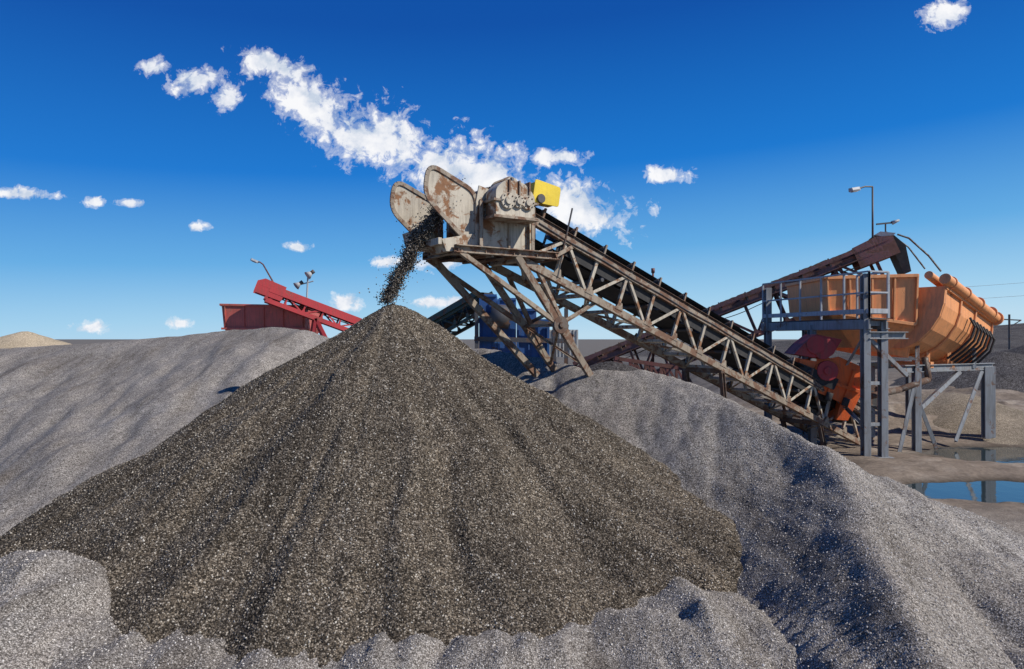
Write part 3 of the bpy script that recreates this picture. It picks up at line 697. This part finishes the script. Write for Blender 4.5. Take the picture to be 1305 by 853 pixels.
for s in (-.66,.66):
    k.beam('side_skirt',M_red,f3.p(-.3,s,.18),f3.p(f3.L,s,.18),.06,.26,f3.N)
    k.prism('head_hood',M_red,[f3.p(-.45,s,-.4),f3.p(1.1,s,-.4),f3.p(1.1,s,.45),f3.p(-.1,s,.5),f3.p(-.45,s,.25)],f3.S*.05)
    a=f3.p(3.2,s,-.6);k.beam('legs',M_red,a,V((a.x+1.6,a.y,1.5)),.16,.16,V((0,1,0)),'I');k.beam('legs',M_red,a,V((a.x-.5,a.y,1.5)),.16,.16,V((0,1,0)),'I')
k.done()
lamp('street_lamp',(-12.9,38.5,5.7),2.0,(-.35,0,.15),lean=V((-1.15,0,0)),r=.05,mat=M_rustred)
k=Build('floodlight_mast');p=V((-11.75,39,5.3));k.cyl('pole',M_galv,p,p+V((.1,0,2.0)),.05,8)
k.cyl('crossarm',M_galv,p+V((-.35,0,1.3)),p+V((.4,0,1.5)),.035,8)
for o,s_ in ((V((.3,-.1,1.95)),1),(V((-.35,-.1,1.35)),.9)):
    k.cyl('floodlight_hood',M_galv,p+o,p+o+V((-.18,-.12,-.16)),.10*s_,14,.25*s_);k.cyl('floodlight_body',M_dsteel,p+o,p+o+V((.15,.05,.12)),.11*s_,12)
k.done()
# ================================================================== blue screening plant behind
k=Build('blue_screening_plant')
for i,(x,zt,w_) in enumerate(((-1.0,5.35,.7),(-.2,5.2,.75),(.65,4.75,.8),(1.35,4.3,.55))):
    k.box('panels',M_blue,(x,30+.1*i,zt/2+.5),(w_,1.6,zt-1.0))
    k.beam('panel_ribs',M_blue,(x-w_/2,29.15+.1*i,1),(x-w_/2,29.15+.1*i,zt),.09,.1);k.beam('panel_ribs',M_dsteel,(x+w_*.1,29.15+.1*i,1),(x+w_*.1,29.15+.1*i,zt-.3),.06,.06)
    k.beam('panel_ribs',M_blue,(x-w_/2,29.17+.1*i,zt),(x+w_/2,29.17+.1*i,zt),.1,.1)
for x in (-1.5,1.8,2.3):
    k.beam('frame',M_dsteel,(x,29,0),(x,29,4.8),.16,.16,V((0,1,0)),'I')
k.beam('frame',M_dsteel,(-1.6,29,4.6),(2.4,29,4.0),.14,.2);k.beam('frame',M_dsteel,(-1.6,29,3.5),(2.4,29,3.4),.14,.2)
k.cyl('drum',M_dsteel,(-.9,28.9,4.5),(-.1,28.9,4.4),.5,18)
k.box('cladding',M_white,(2.25,30.2,3.3),(1.3,.6,1.2))
for i in range(9): k.beam('cladding_ribs',M_white,(1.65+.15*i,29.87,2.7),(1.65+.15*i,29.87,3.9),.05,.05)
k.done()
k=Build('belt_conveyor');f4=Frame((-1.1,29.6,5.3),(-5.2,32.5,3.2))
belt(k,f4,f4.L,.2,.7,.1,load=False);truss(k,f4,.1,f4.L,.5,0,-.6,.8,M_green,M_green,.14,.07)
for s in (-.55,.55):
    k.beam('side_skirt',M_green,f4.p(0,s,.2),f4.p(f4.L,s,.2),.05,.25,f4.N)
    a=f4.p(3,s,-.6);k.beam('legs',M_green,a,V((a.x,a.y,0)),.12,.12,V((0,1,0)))
k.done()
k=Build('red_truss_frame')
for y in (25.5,26.6):
    k.beam('chords',M_rustred,(4.0,y,2.75),(7.0,y,2.3),.12,.14);k.beam('chords',M_rustred,(4.0,y,1.8),(7.0,y,1.3),.12,.14)
    for i in range(5):
        k.beam('lattice',M_rustred,(4.0+.6*i,y,2.75-.09*i),(4.6+.6*i,y,1.7-.1*i),.08,.08)
        k.beam('lattice',M_rustred,(4.0+.6*i,y,2.75-.09*i),(4.0+.6*i,y,0),.09,.09)
k.done()
k=Build('utility_pole');k.cyl('pole',M_dsteel,(51,70,0),(51,70,6.0),.1,8);k.beam('crossarm',M_dsteel,(50.2,70,5.5),(52.2,70,5.4),.12,.12);k.beam('brace',M_dsteel,(51,70,4.7),(52.2,70,5.4),.08,.08)
pts0=[V((36+i*4,62+i*.8,7.9+i*.42-.012*i*(12-i)*1.2)) for i in range(9)]
k.tube('power_line',M_dsteel,pts0,.012,5);k.tube('power_line',M_dsteel,[p+V((0,0,-1.1-.04*i)) for i,p in enumerate(pts0)],.012,5);k.done()
# ------------------------------------------------------------------ sun, sky
sun_to=V((.74,-.36,.72)).normalized()
el=math.asin(sun_to.z);az=math.atan2(sun_to.x,sun_to.y)
sl=bpy.data.lights.new('sun','SUN');sl.energy=4.8;sl.angle=math.radians(.5);sl.color=(1,.95,.87)
so=bpy.data.objects.new('sun',sl);link(so);so.rotation_euler=(-sun_to).to_track_quat('-Z','Y').to_euler()
world=bpy.data.worlds.new('World');scene.world=world;world.use_nodes=True
nt=NT(world.node_tree);bg=nt.n['Background'];bg.inputs['Strength'].default_value=.1
sky=nt.new('ShaderNodeTexSky',sky_type='NISHITA');sky.sun_disc=False;sky.sun_elevation=el;sky.sun_rotation=az
sky.air_density=1.0;sky.dust_density=.3;sky.ozone_density=2.5;sky.altitude=300
tc=nt.new('ShaderNodeTexCoord').outputs['Generated']
sp=nt.new('ShaderNodeSeparateXYZ');nt.link(tc,sp.inputs[0])
grade=nt.ramp(nt.math('ADD',sp.outputs[2],nt.math('MULTIPLY',sp.outputs[0],-.05)),[(0,(.50,.72,.88)),(.045,(.34,.62,.86)),(.12,(.12,.41,.78)),(.24,(.004,.185,.64)),(.42,(.0,.08,.40)),(.8,(.0,.055,.27))])
grade=nt.mix(1,grade,(10,10,10),'MULTIPLY')
skyc=nt.mix(.94,sky.outputs[0],grade)
yy=nt.math('MAXIMUM',sp.outputs[1],.05)
u=nt.math('DIVIDE',sp.outputs[0],yy);v=nt.math('DIVIDE',sp.outputs[2],yy)
cb=nt.new('ShaderNodeCombineXYZ');nt.link(u,cb.inputs[0]);nt.link(v,cb.inputs[1]);uv=cb.outputs[0]
CL=[(-.353,.402,.075,.026,-12),(-.29,.335,.105,.06,-28),(-.198,.293,.145,.072,-20),(-.07,.245,.155,.078,-12),(.085,.195,.135,.06,-8),(.055,.268,.07,.020,0),
(-.456,.379,.055,.026,12),(-.415,.352,.032,.032,-30),(.636,.476,.055,.030,18),(-.71,.2137,.06,.013,-3),(-.186,.113,.045,.013,0),(-.105,.112,.055,.017,-4),(-.115,.0535,.065,.012,0),(-.244,.053,.034,.018,0),
(-.315,.135,.034,.012,-5),(-.459,.164,.026,.011,0),(-.614,.018,.042,.014,0),(-.487,.023,.028,.012,0),(-.612,.2,.018,.010,0),(.228,.24,.05,.018,0),(-.56,.20,.03,.01,0),(-.53,.40,.03,.016,20)]
mask=None
for (a,b_,sx_,sy_,r) in CL:
    mp=nt.new('ShaderNodeMapping');mp.vector_type='TEXTURE';mp.inputs['Location'].default_value=(a,b_,0);mp.inputs['Rotation'].default_value=(0,0,math.radians(r));mp.inputs['Scale'].default_value=(sx_,sy_,1)
    nt.link(uv,mp.inputs[0]);ln=nt.new('ShaderNodeVectorMath',operation='LENGTH');nt.link(mp.outputs[0],ln.inputs[0])
    e=nt.math('SUBTRACT',1.0,ln.outputs['Value'])
    mask=e if mask is None else nt.math('MAXIMUM',mask,e)
mask=nt.math('MAXIMUM',mask,-1.0)
n1=nt.noise(uv,17,7,.6,.3);n2=nt.noise(uv,55,6,.66,.5)
den=nt.math('ADD',nt.math('MULTIPLY_ADD',mask,2.0,-.42),nt.math('ADD',nt.math('MULTIPLY_ADD',n1,3.6,-1.8),nt.math('MULTIPLY_ADD',n2,3.2,-1.6)))
dens=nt.ramp(den,[(.0,0.0),(.4,.35),(1.0,1.0)],'EASE')
mp=nt.new('ShaderNodeMapping');mp.inputs['Location'].default_value=(-.016,-.018,0);nt.link(uv,mp.inputs[0])
n3=nt.noise(mp.outputs[0],17,7,.6,.3)
shade=nt.math('ADD',nt.math('MULTIPLY',nt.math('SUBTRACT',n1,n3),3.4),.55)
cc=nt.ramp(shade,[(.1,(5.9,6.7,7.9)),(.6,(8.6,8.8,9.3)),(1,(9.8,9.8,9.9))])
front=nt.math('GREATER_THAN',sp.outputs[1],.1)
dens=nt.math('MULTIPLY',nt.math('MULTIPLY',dens,front),.97)
nt.link(nt.mix(dens,skyc,cc),bg.inputs['Color'])
# ------------------------------------------------------------------ camera
cam=bpy.data.cameras.new('camera');cam.lens=24;cam.sensor_width=36;cam.clip_end=9000;cam.clip_start=.05
co=bpy.data.objects.new('camera',cam);link(co);co.location=(0,0,3.5);co.rotation_euler=(math.radians(90+.36),0,0)
scene.camera=co
scene.view_settings.view_transform='Standard';scene.view_settings.look='None';scene.view_settings.exposure=0
